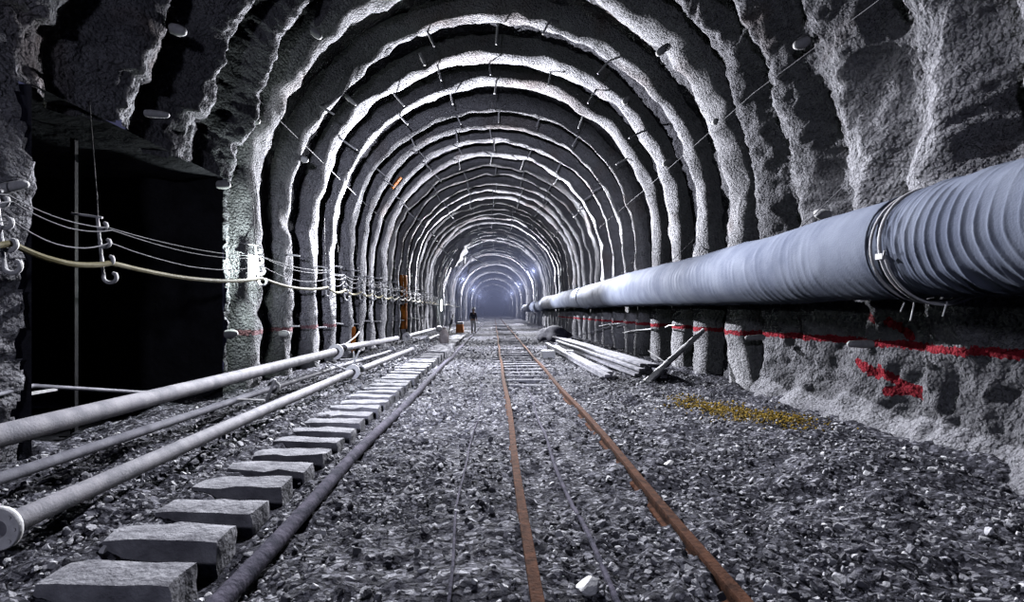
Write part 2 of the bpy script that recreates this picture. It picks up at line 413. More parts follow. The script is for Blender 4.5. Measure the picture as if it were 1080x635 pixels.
# ------------------------------------------------------------------ ventilation duct
duct = empty('ventilation_duct', (3.8, 4.86, 1.56))
tag(duct, 'fat grey-blue fabric ventilation duct running along the right wall above the red line', 'ventilation duct')
DX, DZ, DR = 3.80, 2.065, .5
def duct_section(y0, y1, step, r0, wr, seed, end0=.0, end1=.0, dx=0.0, dz=0.0, nc=72):
    ys = np.arange(y0, y1 + step / 2, step); th = np.linspace(0, 2 * math.pi, nc, endpoint=False)
    A, T = np.meshgrid(ys, th, indexing='ij')
    u = A - y0; v = y1 - A
    slant = .10 * np.sin(T + 2.2) + .05 * np.sin(2 * T + seed)
    s = (A + slant) * wr[1]
    sf = (A + slant * 1.3) * wr[1] * 2.0 + .9 * vn(A * 1.1, np.cos(T) * 1.2, np.sin(T) * 1.2, seed + 9)
    fold2 = (1 - np.abs(np.sin(math.pi * sf))) ** 2 * sstep(-.5, .5, vn(A * 2.6, np.cos(T + A) * 1.5, np.sin(T + A) * 1.5, seed + 11))
    foldm = sstep(-.35, .55, vn(A * 1.3, np.cos(T) * 1.1, np.sin(T) * 1.1, seed))
    ridge = (1 - np.abs(vn(s, np.cos(T) * .9, np.sin(T) * .9, seed + 3)) * 1.0) ** 3
    fin = (1 - np.abs(vn(s * 2.3, np.cos(T) * 1.6, np.sin(T) * 1.6, seed + 4))) ** 3
    r = r0 + wr[0] * foldm * ridge + wr[0] * .4 * fin * foldm + .012 * vn(A * .8, np.cos(T), np.sin(T), seed + 5)
    # cloth gathers where it is tied
    g0 = np.exp(-u / .16) * (end0 > 0); g1 = np.exp(-v / .16) * (end1 > 0)
    r = r - end0 * np.exp(-u / .10) - end1 * np.exp(-v / .10)
    r = r + .012 * (g0 + g1) * np.sin(A * 150 + 3 * np.sin(T * 2))
    r = r + wr[0] * .75 * fold2
    r = r - .03 * np.exp(-((T - 1.5 * math.pi) / .35) ** 2)
    X = DX + dx + r * np.cos(T); Z = DZ + dz + r * np.sin(T) + .02 * np.sin(A * .5)
    Yv = A + .02 * np.cos(T * 2 + 1)
    i, j = np.meshgrid(np.arange(len(ys) - 1), np.arange(nc), indexing='ij'); f = i * nc + j; g = i * nc + (j + 1) % nc
    me = bpy.data.meshes.new('duct_section')
    me.from_pydata((np.stack([X, Yv, Z], -1).reshape(-1, 3) - np.array(duct.location)).tolist(), [], np.stack([f, f + nc, g + nc, g], -1).reshape(-1, 4).tolist()); me.update()
    return link('duct_section', me, M['duct'], duct)
o = duct_section(1.6, 4.98, .008, .485, (.024, 4.6), 3, 0, .03, nc=110); o['label'] = 'near length of duct with deep wrinkles'
o = duct_section(4.93, 23.2, .022, .470, (.009, 3.4), 8, .04, .03, 0, -.01)
o = duct_section(23.1, 41.0, .08, .455, (.012, 1.5), 12, .03, .10, -.02, -.01)
o = duct_section(41.6, 47.0, .10, .40, (.06, 1.2), 15, .14, .14, 0, -.12); o['label'] = 'crumpled length of duct'
o = duct_section(47.6, 55.0, .12, .38, (.08, 1.0), 17, .14, .14, -.1, -.2); o['label'] = 'crumpled length of duct'
o = duct_section(56.0, 66.0, .14, .36, (.06, 1.0), 19, .14, .14, -.2, -.25); o['label'] = 'crumpled length of duct'
def ring(y, r, t, name, mat, tilt=0.0, arc=(0, 2 * math.pi)):
    m = MB(); pts = []
    for k in range(49):
        a_ = arc[0] + (arc[1] - arc[0]) * k / 48
        pts.append(Vector((DX + r * math.cos(a_), y + tilt * math.sin(a_ + 1), DZ - .0 + r * math.sin(a_))) - duct.location)
    m.tube(pts, t, 8); return m.build(name, mat, duct)
ring(4.90, .500, .013, 'strap', M['sheet'], .03)
ring(4.98, .488, .012, 'strap', M['sheet'], -.03)
ring(5.12, .482, .010, 'strap', M['duct'], .04)
ring(4.82, .512, .011, 'strap', M['sheet'], .02, (3.4, 5.4))
ring(23.15, .47, .02, 'strap', M['duct'], .03)
m = MB(); d0 = duct.location
m.box(Vector((DX - .50, 4.86, DZ - .10)) - d0, (.03, .09, .05)); m.tube([Vector((DX - .50, 4.82, DZ - .1)) - d0, Vector((DX - .53, 4.76, DZ - .06)) - d0], .008, 8)
m.build('buckle', M['white'], duct)
for yy, ln in ((4.98, .16), (5.1, .08), (4.62, .12)):
    MB().tube([Vector((DX - .12, yy, DZ - .49)) - d0, Vector((DX - .14, yy + .02, DZ - .49 - ln)) - d0], .006, 6).build('strap_tail', M['sheet'], duct)
# hangers
for yy in (7.2, 12.6, 18.0, 27.0, 36.0):
    MB().tube([Vector((DX + .05, yy, DZ + .46)) - d0, Vector((4.45, yy, 3.1)) - d0], .008, 6).build('hanger_wire', M['wire'], duct)

# ------------------------------------------------------------------ rails and track
def rail(xc, name, label, y0=2.0, y1=125):
    prof = [(-.032, .0), (.032, 0), (.035, -.008), (.033, -.03), (.009, -.04), (.008, -.095), (.040, -.108), (.042, -.118), (-.042, -.118), (-.040, -.108), (-.008, -.095), (-.009, -.04), (-.033, -.03), (-.035, -.008)]
    ys = [y0 + .6 * i for i in range(int((y1 - y0) / .6))]; Vv = []; n = len(prof)
    for yy in ys:
        ox = xc + .012 * math.sin(yy * .9 + xc) + .01 * math.sin(yy * .23); oz = .075 + .008 * math.sin(yy * .7 + xc * 2)
        Vv += [(ox + p[0], yy, oz + p[1]) for p in prof]
    Fc = [(i * n + k, (i + 1) * n + k, (i + 1) * n + (k + 1) % n, i * n + (k + 1) % n) for i in range(len(ys) - 1) for k in range(n)]
    Fc += [tuple(range(n)), tuple(range((len(ys) - 1) * n, len(ys) * n))[::-1]]
    m = MB(); m.add(Vv, Fc); o = m.build(name, M['rail']); return tag(o, label, 'rail')
rail(.205, 'rail', 'left rusty brown rail of the track in the middle of the floor')
rail(1.25, 'rail', 'right rusty brown rail of the track, nearer the ventilation duct')
# timbers half buried between the rails
words = ['nearest', 'second', 'third', 'fourth', 'fifth', 'sixth', 'seventh', 'eighth', 'ninth', 'tenth', 'eleventh', 'twelfth', 'thirteenth', 'fourteenth', 'fifteenth', 'sixteenth', 'seventeenth', 'eighteenth', 'nineteenth', 'twentieth']
proto = None
yy = 5.2; n = 0
def timber(seed, dims, mat, rough=.012, nseg=(14, 5, 4)):
    bm = bmesh.new(); bmesh.ops.create_cube(bm, size=1)
    bmesh.ops.subdivide_edges(bm, edges=bm.edges[:], cuts=5, use_grid_fill=True)
    V0 = np.array([v.co[:] for v in bm.verts]); D_ = np.array(dims)
    # round the edges
    q_ = np.abs(V0) * 2; soft = np.clip((q_ - .5) * 2, 0, 1)
    k2 = (soft ** 2).sum(1); sc = 1 - .02 * np.clip(k2 - 1, 0, 2)
    P_ = V0 * D_ * sc[:, None]
    for c in range(3): P_[:, c] += rough * fbm(P_[:, 0] * 6 + seed * 3, P_[:, 1] * 6, P_[:, 2] * 6 + c * 9, 2, seed)
    for v, p in zip(bm.verts, P_): v.co = p
    me = bpy.data.meshes.new('timber'); bm.to_mesh(me); bm.free(); me.materials.append(mat)
    me.polygons.foreach_set('use_smooth', [True] * len(me.polygons))
    try: me.set_sharp_from_angle(angle=math.radians(50))
    except Exception: pass
    return me
tm = [timber(i, (1.65, .18, .12), M['buried'], .02) for i in range(4)]
while yy < 60:
    o = bpy.data.objects.new('sleeper', tm[n % 4]); C.objects.link(o)
    o.location = (.73 + rnd.uniform(-.05, .05), yy, -.125 + .085 * min(1, max(0, (yy - 8) / 6))); o.rotation_euler = (0, 0, rnd.uniform(-.03, .03) + (math.pi if n % 3 == 0 else 0))
    tag(o, ('%s of the sleepers half buried under the rusty rails' % words[n] if n < 12 else 'half-buried sleeper under the rusty rails, ' + ('level with the board stacks' if yy < 24 else 'past the board stacks, before the person' if yy < 38 else 'far away past the person')), 'sleeper', 'buried sleepers under the rusty track')
    yy += .72; n += 1
# row of raised sleepers on the left
sm = [timber(20 + i, (.72, .27, .26), M['sleeper'], .016) for i in range(6)]
yy = 3.07; n = 0
while yy < 46:
    o = bpy.data.objects.new('concrete_sleeper', sm[n % 6]); C.objects.link(o)
    o.location = (-2.03 + rnd.uniform(-.02, .02), yy, -.03 + rnd.uniform(-.012, .012)); o.rotation_euler = (rnd.uniform(-.03, .03), rnd.uniform(-.02, .02), rnd.uniform(-.05, .05) + (math.pi if n % 2 else 0))
    if n < 20:
        tag(o, words[n] + ' from the camera of the raised grey sleepers beside the dark pipe', 'sleeper', 'raised sleepers beside the dark pipe')
    else:
        tag(o, 'distant raised grey sleeper beside the dark pipe, ' + ('level with the lower pipe past the flanges' if yy < 20 else 'just before the pale sack' if yy < 25 else 'beyond the pale sack'), 'sleeper', 'raised sleepers beside the dark pipe')
    yy += .53 + rnd.uniform(-.02, .02); n += 1
# pipe on the floor, cables
def path(f, y0, y1, st): return [f(y0 + (y1 - y0) * i / int((y1 - y0) / st)) for i in range(int((y1 - y0) / st) + 1)]
o = MB().tube(path(lambda y: (-1.385 + .015 * math.sin(y * .8) + .004 * y * (y > 10) * .5, y, .045 + .012 * math.sin(y * 1.3)), 1.6, 70, .5), .055, 14).build('floor_pipe', M['darkpipe'])
tag(o, 'long dark dirty pipe lying on the floor beside the raised sleepers', 'pipe')
o = MB().tube(path(lambda y: (.62 + .02 * math.sin(y * .8) + .01 * math.sin(y * 2.1), y, .03 + float(ground(.65, y)) + .008 * math.sin(y * 3)), 2.0, 60, .3), .018, 8).build('floor_cable', M['darkpipe'])
tag(o, 'dark cable lying on the rubble between the two rusty rails', 'cable')
o = MB().tube(path(lambda y: (-.25 + .03 * math.sin(y * .9) + .012 * math.sin(y * 2.6), y, .03 + float(ground(-.25, y))), 2.0, 40, .25), .010, 8).build('floor_cable', M['darkpipe'])
tag(o, 'thin dark cable on the rubble left of the rusty track', 'cable')

# ------------------------------------------------------------------ pipes on the left
def pipe_line(name, label, pts, r, mat, flanges, group=None):
    root = empty(name, pts[0]); tag(root, label, 'pipe', group); L = Vector(pts[0])
    fine = []
    for a_, b_ in zip(pts[:-1], pts[1:]):
        a_, b_ = Vector(a_), Vector(b_); k = max(2, int((b_ - a_).length / .4))
        fine += [a_.lerp(b_, i / k) for i in range(k)]
    fine.append(Vector(pts[-1]))
    m = MB(); m.tube([p - L for p in fine], r, 20); m.build('pipe_barrel', mat, root)
    for (c, fr_, side) in flanges:
        c = Vector(c) - L; m = MB()
        m.lathe([(-.012, r * .75), (-.014, fr_ * .96), (-.008, fr_), (.02, fr_), (.026, fr_ * .96), (.026, r * .75), (-.012, r * .75)], c, (0, 1, 0), 28)
        fo = m.build('flange', M['white'], root)
        for k in range(8):
            an = k * math.pi / 4
            cc_ = c + Vector((math.cos(an) * (r + fr_) / 2, -.02, math.sin(an) * (r + fr_) / 2))
            MB().lathe([(0, 0.0), (0, .011), (.018, .011), (.018, .0)], cc_, (0, 1, 0), 6).build('bolt', M['bolt'], fo) if fr_ > .115 and c.y + L.y < 16 else None
    return root
pipe_line('upper_pipe', 'thick pale grey pipe, uppermost of the pipes on the left, ending in a white flange',
          [(-3.58, 3.0, .60), (-3.58, 7.0, .585), (-3.55, 12.75, .585)], .088, M['pipe'], [((-3.55, 12.76, .585), .175, 0)])
pipe_line('upper_pipe', 'pale grey pipe continuing behind the white flange of the uppermost pipe',
          [(-3.85, 14.6, .55), (-3.8, 19, .48), (-3.75, 22.0, .45)], .088, M['pipe'], [])
pipe_line('middle_pipe', 'thin dull pipe running between the upper and lower pipes on the left',
          [(-3.60, 3.0, .285), (-3.6, 9.2, .25), (-3.62, 13.5, .20), (-3.62, 20.1, .09)], .048, M['pipe2'], [((-3.62, 9.35, .25), .105, 0), ((-3.62, 20.1, .12), .13, 0)])
pipe_line('lower_pipe', 'lower left pale grey pipe with a flange at each end, nearest the sleepers',
          [(-2.85, 3.30, .245), (-2.85, 7, .27), (-2.85, 11.45, .27)], .068, M['pipe'], [((-2.85, 3.28, .245), .125, 0), ((-2.85, 11.47, .27), .15, 0)])
pipe_line('lower_pipe', 'grey lower pipe length farther along, beyond the flange near the sleepers',
          [(-2.86, 12.3, .24), (-2.86, 20.0, .17)], .068, M['pipe'], [((-2.86, 20.05, .17), .15, 0)])
pipe_line('far_pipe', 'distant grey pipe starting at a raised white flange on a post',
          [(-3.6, 23.5, .44), (-3.6, 36, .40)], .085, M['pipe2'], [((-3.6, 23.4, .44), .17, 0)])
pipe_line('far_pipe', 'distant low grey pipe beside the row of sleepers',
          [(-2.9, 24.8, .25), (-2.9, 40, .2)], .06, M['pipe2'], [((-2.9, 24.7, .25), .13, 0)])
pipe_line('ledge_pipe', 'thin pale rail crossing the dark opening behind the left pipes',
          [tuple(at(-30, 423, 5.0)), tuple(at(35, 407, 5.8)), tuple(at(150, 414, 7.4)), tuple(at(232, 408, 9.4))], .022, M['pipe2'], [])
o = MB().box(at(45, 413, 5.9) , (.035, .36, .03)).build('loose_plate', M['white']); tag(o, 'short white bar lying on the thin rail at the dark opening', 'bar')
def stand(px1, py1, px2, py2, Y, label, extra=()):
    a_, b_ = at(px1, py1, Y), at(px2, py2, Y); root = empty('pipe_stand', b_); tag(root, label, 'pipe stand', 'stands under the left pipes')
    MB().tube([a_ - b_, Vector((0, 0, 0)), (0, 0, -.02)], .022, 8).build('post', M['bolt'], root)
    for (c, d) in extra: MB().tube([Vector(c), Vector(d)], .016, 8).build('rod', M['bolt'], root)
stand(290, 400, 279, 430, 7.9, 'leaning steel stand holding the left pipes, nearest the opening', (((.0, .0, .1), (-.55, .0, .12)),))
stand(379, 370, 367, 396, 12.9, 'bent steel stand between the two white flanges', (((.05, 0, .1), (-.5, .05, .3)), ((.2, 0, .0), (.1, .1, .55)), ((-.2, .1, .35), (.35, 0, .38))))
stand(428, 356, 425, 366, 23.3, 'small white post holding the distant raised flange')
o = MB().tube([at(356, 365, 13.2), at(366, 362, 13.6), at(374, 356, 14.4), at(379, 350, 15.2)], .012, 6).build('bent_rod', M['bolt']); tag(o, 'thin bent rod rising from the white flange towards the left wall', 'rod')
pr = empty('steel_post', (-5.35, 7.25, 0)); tag(pr, 'dim steel post standing in the dark opening behind the pipes', 'post')
MB().box((0, 0, 1.8), (.05, .010, 3.8)).box((-.025, 0, 1.8), (.010, .06, 3.8)).box((.025, 0, 1.8), (.010, .06, 3.8)).build('post_shaft', M['steel'], pr)
MB().box((0, 0, -.08), (.22, .22, .02)).build('base_plate', M['steel'], pr)

# ------------------------------------------------------------------ hook strips, cables
def hook_strip(loc, rotz=0.0, tilt=0.0, bracket=.3):
    r_ = empty('cable_hook_strip', loc, (0, 0, rotz))
    a_ = Vector((0, -.02, .34)); b_ = Vector((tilt, 0, -.36))
    MB().tube([a_, a_.lerp(b_, .5), b_], .016, 8).build('strip', M['white'], r_)
    for k in range(4):
        t = .14 + .27 * k; p = a_.lerp(b_, t); s = 1 - .12 * (3 - k); pts = []
        for i in range(11):
            an = math.pi + math.pi * 1.18 * i / 10
            pts.append(p + Vector((.072 * s + .072 * s * math.cos(an), 0, .062 * s * math.sin(an))))
        pts.insert(0, p + Vector((0, 0, .05))); pts.append(pts[-1] + Vector((-.03 * s, 0, .012)))
        MB().tube(pts, [.014] + [.021] * 10 + [.024, .018], 8).build('hook', M['white'], r_)
    MB().tube([Vector((0, -.01, .33)), Vector((-.02, 0, .62))], .008, 6).build('hanger', M['steel'], r_)
    MB().tube([Vector((-bracket, 0, .38)), Vector((0, -.01, .34)), Vector((.05, -.01, .33))], .014, 8).build('bracket', M['bolt'], r_)
    return r_
h0 = hook_strip((-4.38, 6.30, 2.20), 0, .06)
tag(h0, 'white strip of cable hooks hanging against the dark opening', 'cable hook', 'cable hook strips on the left')
MB().tube([Vector((-.02, 0, .60)), Vector((-.10, 0, 1.62))], .006, 6).build('hanging_wire', M['steel'], h0)
h1 = copy_tree(h0); h1.location = (-4.36, 5.00, 2.22); h1['label'] = 'white cable hook strip at the left edge, on rough wall before the opening'
h2 = copy_tree(h0); h2.location = (-4.33, 10.35, 2.36); h2['label'] = 'white cable hook strip beside the glowing wall lamp'
hy = [5.0, 6.30, 10.35]
n = 0
for yr in ribs:
    if yr < 13 or yr > 46: continue
    h = copy_tree(h0); h.location = (-4.30, yr + .02, 2.22 + rnd.uniform(-.06, .06)); h.rotation_euler = (rnd.uniform(-.05, .05), rnd.uniform(-.05, .05), 0)
    h['label'] = 'white cable hook strip fixed to a left wall rib' + (', nearest of those past the lamp' if n == 0 else (', second or third past the lamp' if n < 3 else ' farther along, before the pale sack' if yr < 25 else ' far away past the pale sack')); n += 1
    hy.append(yr)
hy += [52, 60, 70]
def hung(name, label, dz, dx, r, sag, y0, mat, seed):
    rr = random.Random(seed); nodes = [(y0, -4.30 + dx, 2.22 + dz + .12 * rr.random())]
    for yv in hy:
        if yv > y0: nodes.append((yv, (-4.30 if yv > 8 else -4.32) + dx, (2.24 if yv > 8 else (2.16 if yv > 5.5 else 2.22)) + dz + rr.uniform(-.02, .02)))
    pts = []
    for (a_, xa, za), (b_, xb, zb_) in zip(nodes[:-1], nodes[1:]):
        K = 10
        for i in range(K):
            t = i / K; pts.append((xa + (xb - xa) * t, a_ + (b_ - a_) * t, za + (zb_ - za) * t - sag * min(1.6, (b_ - a_)) * 4 * t * (1 - t) * rr.uniform(.95, 1.0)))
    pts.append((nodes[-1][1], nodes[-1][0], nodes[-1][2]))
    o = MB().tube(pts, r, 8).build(name, mat); tag(o, label, 'cable', 'cables on the left hooks'); return o
hung('power_cable', 'thick yellowish cable sagging along the left wall hooks', -.14, .08, .030, .07, 3.4, M['cable'], 1)
hung('thin_wire', 'thin grey wire, uppermost on the left hooks', .28, .05, .006, .05, 3.6, M['wire'], 2)
hung('thin_wire', 'thin grey wire just under the uppermost wire on the left hooks', .24, .09, .006, .08, 3.6, M['wire'], 3)
hung('thin_wire', 'thin grey wire hanging lowest above the yellowish cable', .10, .07, .007, .11, 3.6, M['wire'], 4)
# overhead lines
o = MB().tube([at(120, -45, 6.6), at(165, 0, 7.2), at(300, 132, 11.4), at(385, 215, 19.0), at(440, 262, 33.0)], .006, 6).build('overhead_wire', M['wire']); tag(o, 'thin straight wire slanting down the left haunch of the vault', 'wire')
o = MB().tube([at(990, -50, 5.2), at(927, 0, 5.9), at(795, 98, 8.8), at(680, 200, 15.1), at(632, 240, 21.5)], .005, 6).build('overhead_wire', M['wire']); tag(o, 'thin straight wire slanting down the right haunch of the vault', 'wire')

# ------------------------------------------------------------------ lamps on the left wall
def lamp(loc, label, power, L=.36):
    r_ = empty('wall_lamp', loc); tag(r_, label, 'lamp', 'lamps on the left wall')
    MB().box((-.06, 0, 0), (.05, .10, L + .08)).build('housing', M['white'], r_)
    MB().lathe([(0, 0), (.0, .022), (.02, .03), (L - .02, .03), (L, .022), (L, 0)], (.0, 0, -L / 2), (0, 0, 1), 12).build('lamp_tube', M['glow'], r_)
    l = bpy.data.lights.new('tunnel_light', 'POINT'); l.energy = power; l.color = (.88, 1, .95); l.shadow_soft_size = .05
    lo = bpy.data.objects.new('tunnel_light', l); C.objects.link(lo); lo.parent = r_; lo.location = (.06, -.07, 0)
    MB().tube([(-.06, 0, L / 2 + .02), (-.3, .0, L / 2 + .1)], .014, 6).build('arm', M['bolt'], r_)
lamp((-4.34, 10.28, 2.30), 'glowing white wall lamp beside the dark opening, nearest of the lamps', 120)
lamp((-4.25, 46.0, 1.95), 'distant glowing white lamp on the left wall near the pale sack', 60, .9)

# ------------------------------------------------------------------ bolts and plugs
def bolt_mesh(L, r):
    m = MB(); m.lathe([(-.12, 0), (-.12, r), (L * .5, r), (L, r * .9), (L, 0)], (0, 0, 0), (0, 0, 1), 8); return pymesh('bolt', m.v, m.f)
bm_ = bolt_mesh(.40, .024); bm_.materials.append(M['bolt'])
bs_ = bolt_mesh(.26, .020); bs_.materials.append(M['bolt'])
def put(me, name, p, d, label, cat, group):
    o = bpy.data.objects.new(name, me); C.objects.link(o); o.location = p
    o.rotation_euler = Vector(d).to_track_quat('Z', 'X').to_euler(); return tag(o, label, cat, group)
rowsA = [(0, 'along the crown of the vault'), (-17, 'just left of the crown'), (17, 'just right of the crown'), (-35, 'on the upper left haunch'), (35, 'on the upper right haunch'),
         (-56, 'low on the left haunch'), (56, 'low on the right haunch')]
for yi, yr in enumerate(ribs):
    if yr > 62 or yr < 11: continue
    dist = ', nearest arches' if yr < 18 else ', middle distance' if yr < 30 else ', far down the tunnel'
    for (an, w_) in rowsA:
        if rnd.random() < .14: continue
        a_ = math.radians(an + rnd.uniform(-2, 2)); r = RI + .02; yb_ = yr + rnd.uniform(-.25, .35)
        p = Vector((r * math.sin(a_), yb_, ZC + r * math.cos(a_))); d = Vector((-math.sin(a_) + rnd.uniform(-.25, .25), rnd.uniform(-.35, .25), -math.cos(a_)))
        put(bm_, 'rock_bolt', p, d, 'pale bolt sticking out ' + w_ + dist, 'bolt', 'bolts ' + w_)
    for (z_, w_) in ((1.12, 'of the left wall at red line height'), (2.75, 'of the left wall above the cable hooks')):
        if rnd.random() < .2 or yr > 45: continue
        put(bs_, 'rock_bolt', (-RI - .02, yr + rnd.uniform(-.1, .1), z_ + rnd.uniform(-.05, .05)), (1, rnd.uniform(-.4, .1), rnd.uniform(-.15, .1)), 'pale bolt sticking out ' + w_ + dist, 'bolt', 'bolts ' + w_)
    if yr > 17 and yr < 40 and rnd.random() < .8:
        put(bs_, 'rock_bolt', (RI + .02, yr, 1.05 + rnd.uniform(-.05, .05)), (-1, rnd.uniform(-.5, .5), rnd.uniform(-.15, .15)), 'short pale bolt sticking out of the right wall along the red line', 'bolt', 'bolts along the right red line')
def plug_mesh(L, r0, r1):
    m = MB(); m.lathe([(-.1, r0 * .9), (0, r0), (L * .6, (r0 + r1) / 2), (L * .92, r1), (L, r1 * .7), (L + .01, 0)], (0, 0, 0), (0, 0, 1), 14)
    me = pymesh('plug', m.v, m.f); me.materials.append(M['white']); me.polygons.foreach_set('use_smooth', [True] * len(me.polygons)); return me
pm = plug_mesh(.11, .075, .045); pl = plug_mesh(.24, .05, .035)
for px, py, big, w_ in ((188, 32, 0, 'high on the dark left haunch, above the left overhead wire'), (334, 36, 0, 'at the top left of the vault, right of the overhead wire'), (161, 120, 1, 'slanting, on the dark wall above the opening'),
        (268, 127, 0, 'on the left haunch beside the overhead wire'), (445, 60, 1, 'on the vault left of the crown'), (368, 104, 1, 'on the upper left haunch by a broad rib'),
        (320, 168, 0, 'on the left haunch where the overhead wire crosses'), (697, 54, 0, 'on the upper right haunch of the nearest arch'), (660, 106, 0, 'on the dark stretch right of the crown'), (845, 46, 0, 'on the rough wall beside the right overhead wire'),
        (757, 128, 0, 'at the foot of the nearest arch on the right'), (703, 172, 0, 'on the right haunch beside the overhead wire'), (236, 195, 0, 'at the upper corner of the dark opening'),
        (244, 352, 0, 'on the left wall near the start of the faint red line'), (8, 198, 1, 'at the left edge above the hooks'), (912, 363, 1, 'on the right wall on the red line below the duct'),
        (800, 356, 1, 'on the right wall on the red line, second from the camera'), (300, 352, 0, 'on the left wall above the uppermost pipe'), (867, 226, 0, 'just above the duct on the right wall')):
    p, nr = hit(px, py, 4.47 if px not in (188, 161, 912, 800) else 4.42)
    d = nr + Vector((rnd.uniform(-.15, .15), -.25, rnd.uniform(-.1, .1))); d = d.normalized()
    put(pl if big else pm, 'pipe_stub', p, d, 'white capped stub ' + w_, 'pipe stub', 'white stubs on the lining')
# rods along the red line
for (a_, b_, w_) in (((657, 351), (687, 347), 'long thin white rod lying along the red line under the duct'), ((702, 345), (712, 343), 'short hooked white rod on the right wall red line'), ((632, 344), (655, 341), 'thin pale rod farthest along the red line')):
    pa, _ = hit(*a_, 4.38); pb, _ = hit(*b_, 4.38); o = MB().tube([pa, pa.lerp(pb, .5) + Vector((-.02, 0, .02)), pb, pb + Vector((.15, 0, -.01))], .018, 8).build('steel_rod', M['white']); tag(o, w_, 'rod')

# ------------------------------------------------------------------ boards on the right
def board(p0, p1, wd, th, label, group, seed):
    p0, p1 = Vector(p0), Vector(p1); n = 24; Vv = []; rr = random.Random(seed)
    for i in range(n + 1):
        c = p0.lerp(p1, i / n) + Vector((.006 * math.sin(i * .9 + seed), 0, .006 * math.sin(i * .6 + seed * 2)))
        h = th / 2; w2 = wd / 2 * (1 + .02 * math.sin(i + seed)); b = .006
        for (x_, z_) in ((-w2 + b, -h), (w2 - b, -h), (w2, -h + b), (w2, h - b), (w2 - b, h), (-w2 + b, h), (-w2, h - b), (-w2, -h + b)): Vv.append(c + Vector((x_, 0, z_)))
    Fc = [(i * 8 + k, (i + 1) * 8 + k, (i + 1) * 8 + (k + 1) % 8, i * 8 + (k + 1) % 8) for i in range(n) for k in range(8)]
    Fc += [tuple(range(8)), tuple(range(n * 8, n * 8 + 8))[::-1]]
    o = MB().add(Vv, Fc).build('long_board', M['board'], smooth=False); tag(o, label, 'board', group)
k = 0
for lay in range(4):
    for c in range(4 if lay < 3 else 3):
        k += 1; off = .145 * c + (.05 if lay % 2 else 0) + lay * .02
        lab = {0: 'bottom', 1: 'lower middle', 2: 'upper middle', 3: 'top'}[lay]
        pos = ['leftmost', 'second from left', 'second from right', 'rightmost'][c] if lay < 3 else ['leftmost', 'middle', 'rightmost'][c]
        board((3.0 + off + rnd.uniform(-.02, .02), 11.7 + rnd.uniform(-.25, .25), .16 + lay * .068), (2.62 + off * 1.1 + rnd.uniform(-.05, .05), 25 + rnd.uniform(-2.0, 1.2), .12 + lay * .068), .13, .06,
              'long board, %s in the %s layer of the large stack' % (pos, lab), 'boards in the large stack', k)
for lay in range(2):
    for c in range(2):
        k += 1
        board((2.33 + .15 * c, 11.9 + rnd.uniform(-.3, .3), .10 + lay * .075), (2.22 + .16 * c, 23.0 + rnd.uniform(-1, 1), .07 + lay * .07), .13, .06,
              'long board, %s %s of the four in the narrow stack' % (['lower', 'upper'][lay], ['left', 'right'][c]), 'boards in the small stack', k)
# leaning crusted pole and thin stick crossing it
p0 = gpt(681, 404, .06); p1 = at(742, 348, 11.9); pts = [p0.lerp(p1, i / 14) for i in range(15)]
o = MB().tube(pts, [.060 - .022 * i / 14 + .012 * rnd.random() for i in range(15)], 9, noise=.22).build('leaning_pole', M['sheet']); tag(o, 'white crusted pole leaning against the right wall by the boards', 'pole')
o = MB().tube([at(684, 370, 12.4), at(706, 385, 11.8)], .014, 7).build('stick', M['sheet']); tag(o, 'thin stick crossing the leaning white pole', 'stick')
o = MB().tube([at(600, 357, 24), at(625, 350, 23), at(650, 342, 20.5)], .02, 7).build('stick', M['board']); tag(o, 'thin pale stick rising from the far end of the boards to the wall', 'stick')
o = MB().box((gpt(578, 377, 0) + Vector((0, 0, .10))), (.42, .5, .26), bev=.2).build('block', M['white']); tag(o, 'white block on the floor at the far end of the boards', 'block')
mm = timber(91, (.26, .3, .2), M['white'], .03); o = bpy.data.objects.new('block', mm); C.objects.link(o); o.location = gpt(600, 375, .05) + Vector((0, 0, .06)); tag(o, 'small white lump lying against the near stack of boards', 'lump')
bm = bmesh.new(); bmesh.ops.create_icosphere(bm, subdivisions=4, radius=1)
for v in bm.verts:
    c = v.co.copy(); v.co = Vector((c.x * .85, c.y * 1.9, max(-.12, c.z) * .62)) * (1 + .22 * float(fbm(c.x * 1.7, c.y * 1.7, c.z * 1.7, 3, 8)))
mm = bpy.data.meshes.new('heap'); bm.to_mesh(mm); bm.free(); mm.materials.append(M['dark']); mm.polygons.foreach_set('use_smooth', [True] * len(mm.polygons))
o = bpy.data.objects.new('tarpaulin_heap', mm); C.objects.link(o); o.location = (3.0, 28.2, .12); tag(o, 'dark heap under the far end of the duct behind the boards', 'heap')

# ------------------------------------------------------------------ distance: sack, drum, sheet, person
def sack():
    r_ = empty('pale_sack', (-2.2, 25.0, .02)); tag(r_, 'pinkish white sack standing beside the row of sleepers', 'sack')
    bm = bmesh.new(); bmesh.ops.create_icosphere(bm, subdivisions=4, radius=1)
    for v in bm.verts:
        c = v.co.copy(); s = (1 - .22 * max(0, c.z)); v.co = Vector((math.copysign(abs(c.x) ** .8, c.x) * .23 * s, math.copysign(abs(c.y) ** .8, c.y) * .19 * s, .35 + c.z * .36))
        nn = float(fbm(c.x * 3, c.y * 3, c.z * 3, 2, 5)); v.co += c * .03 * nn
    me = bpy.data.meshes.new('sack_body'); bm.to_mesh(me); bm.free(); link('sack_body', me, M['pinkwhite'], r_)
    m = MB(); m.lathe([(.0, .07), (.03, .06), (.07, .09), (.10, .07), (.09, 0)], (0, 0, .66), (.2, 0, 1), 12); m.build('tied_neck', M['pinkwhite'], r_)
sack()
r_ = empty('marker_drum', (-2.22, 37.0, .02)); tag(r_, 'orange drum with a white top beside the far sleepers', 'drum')
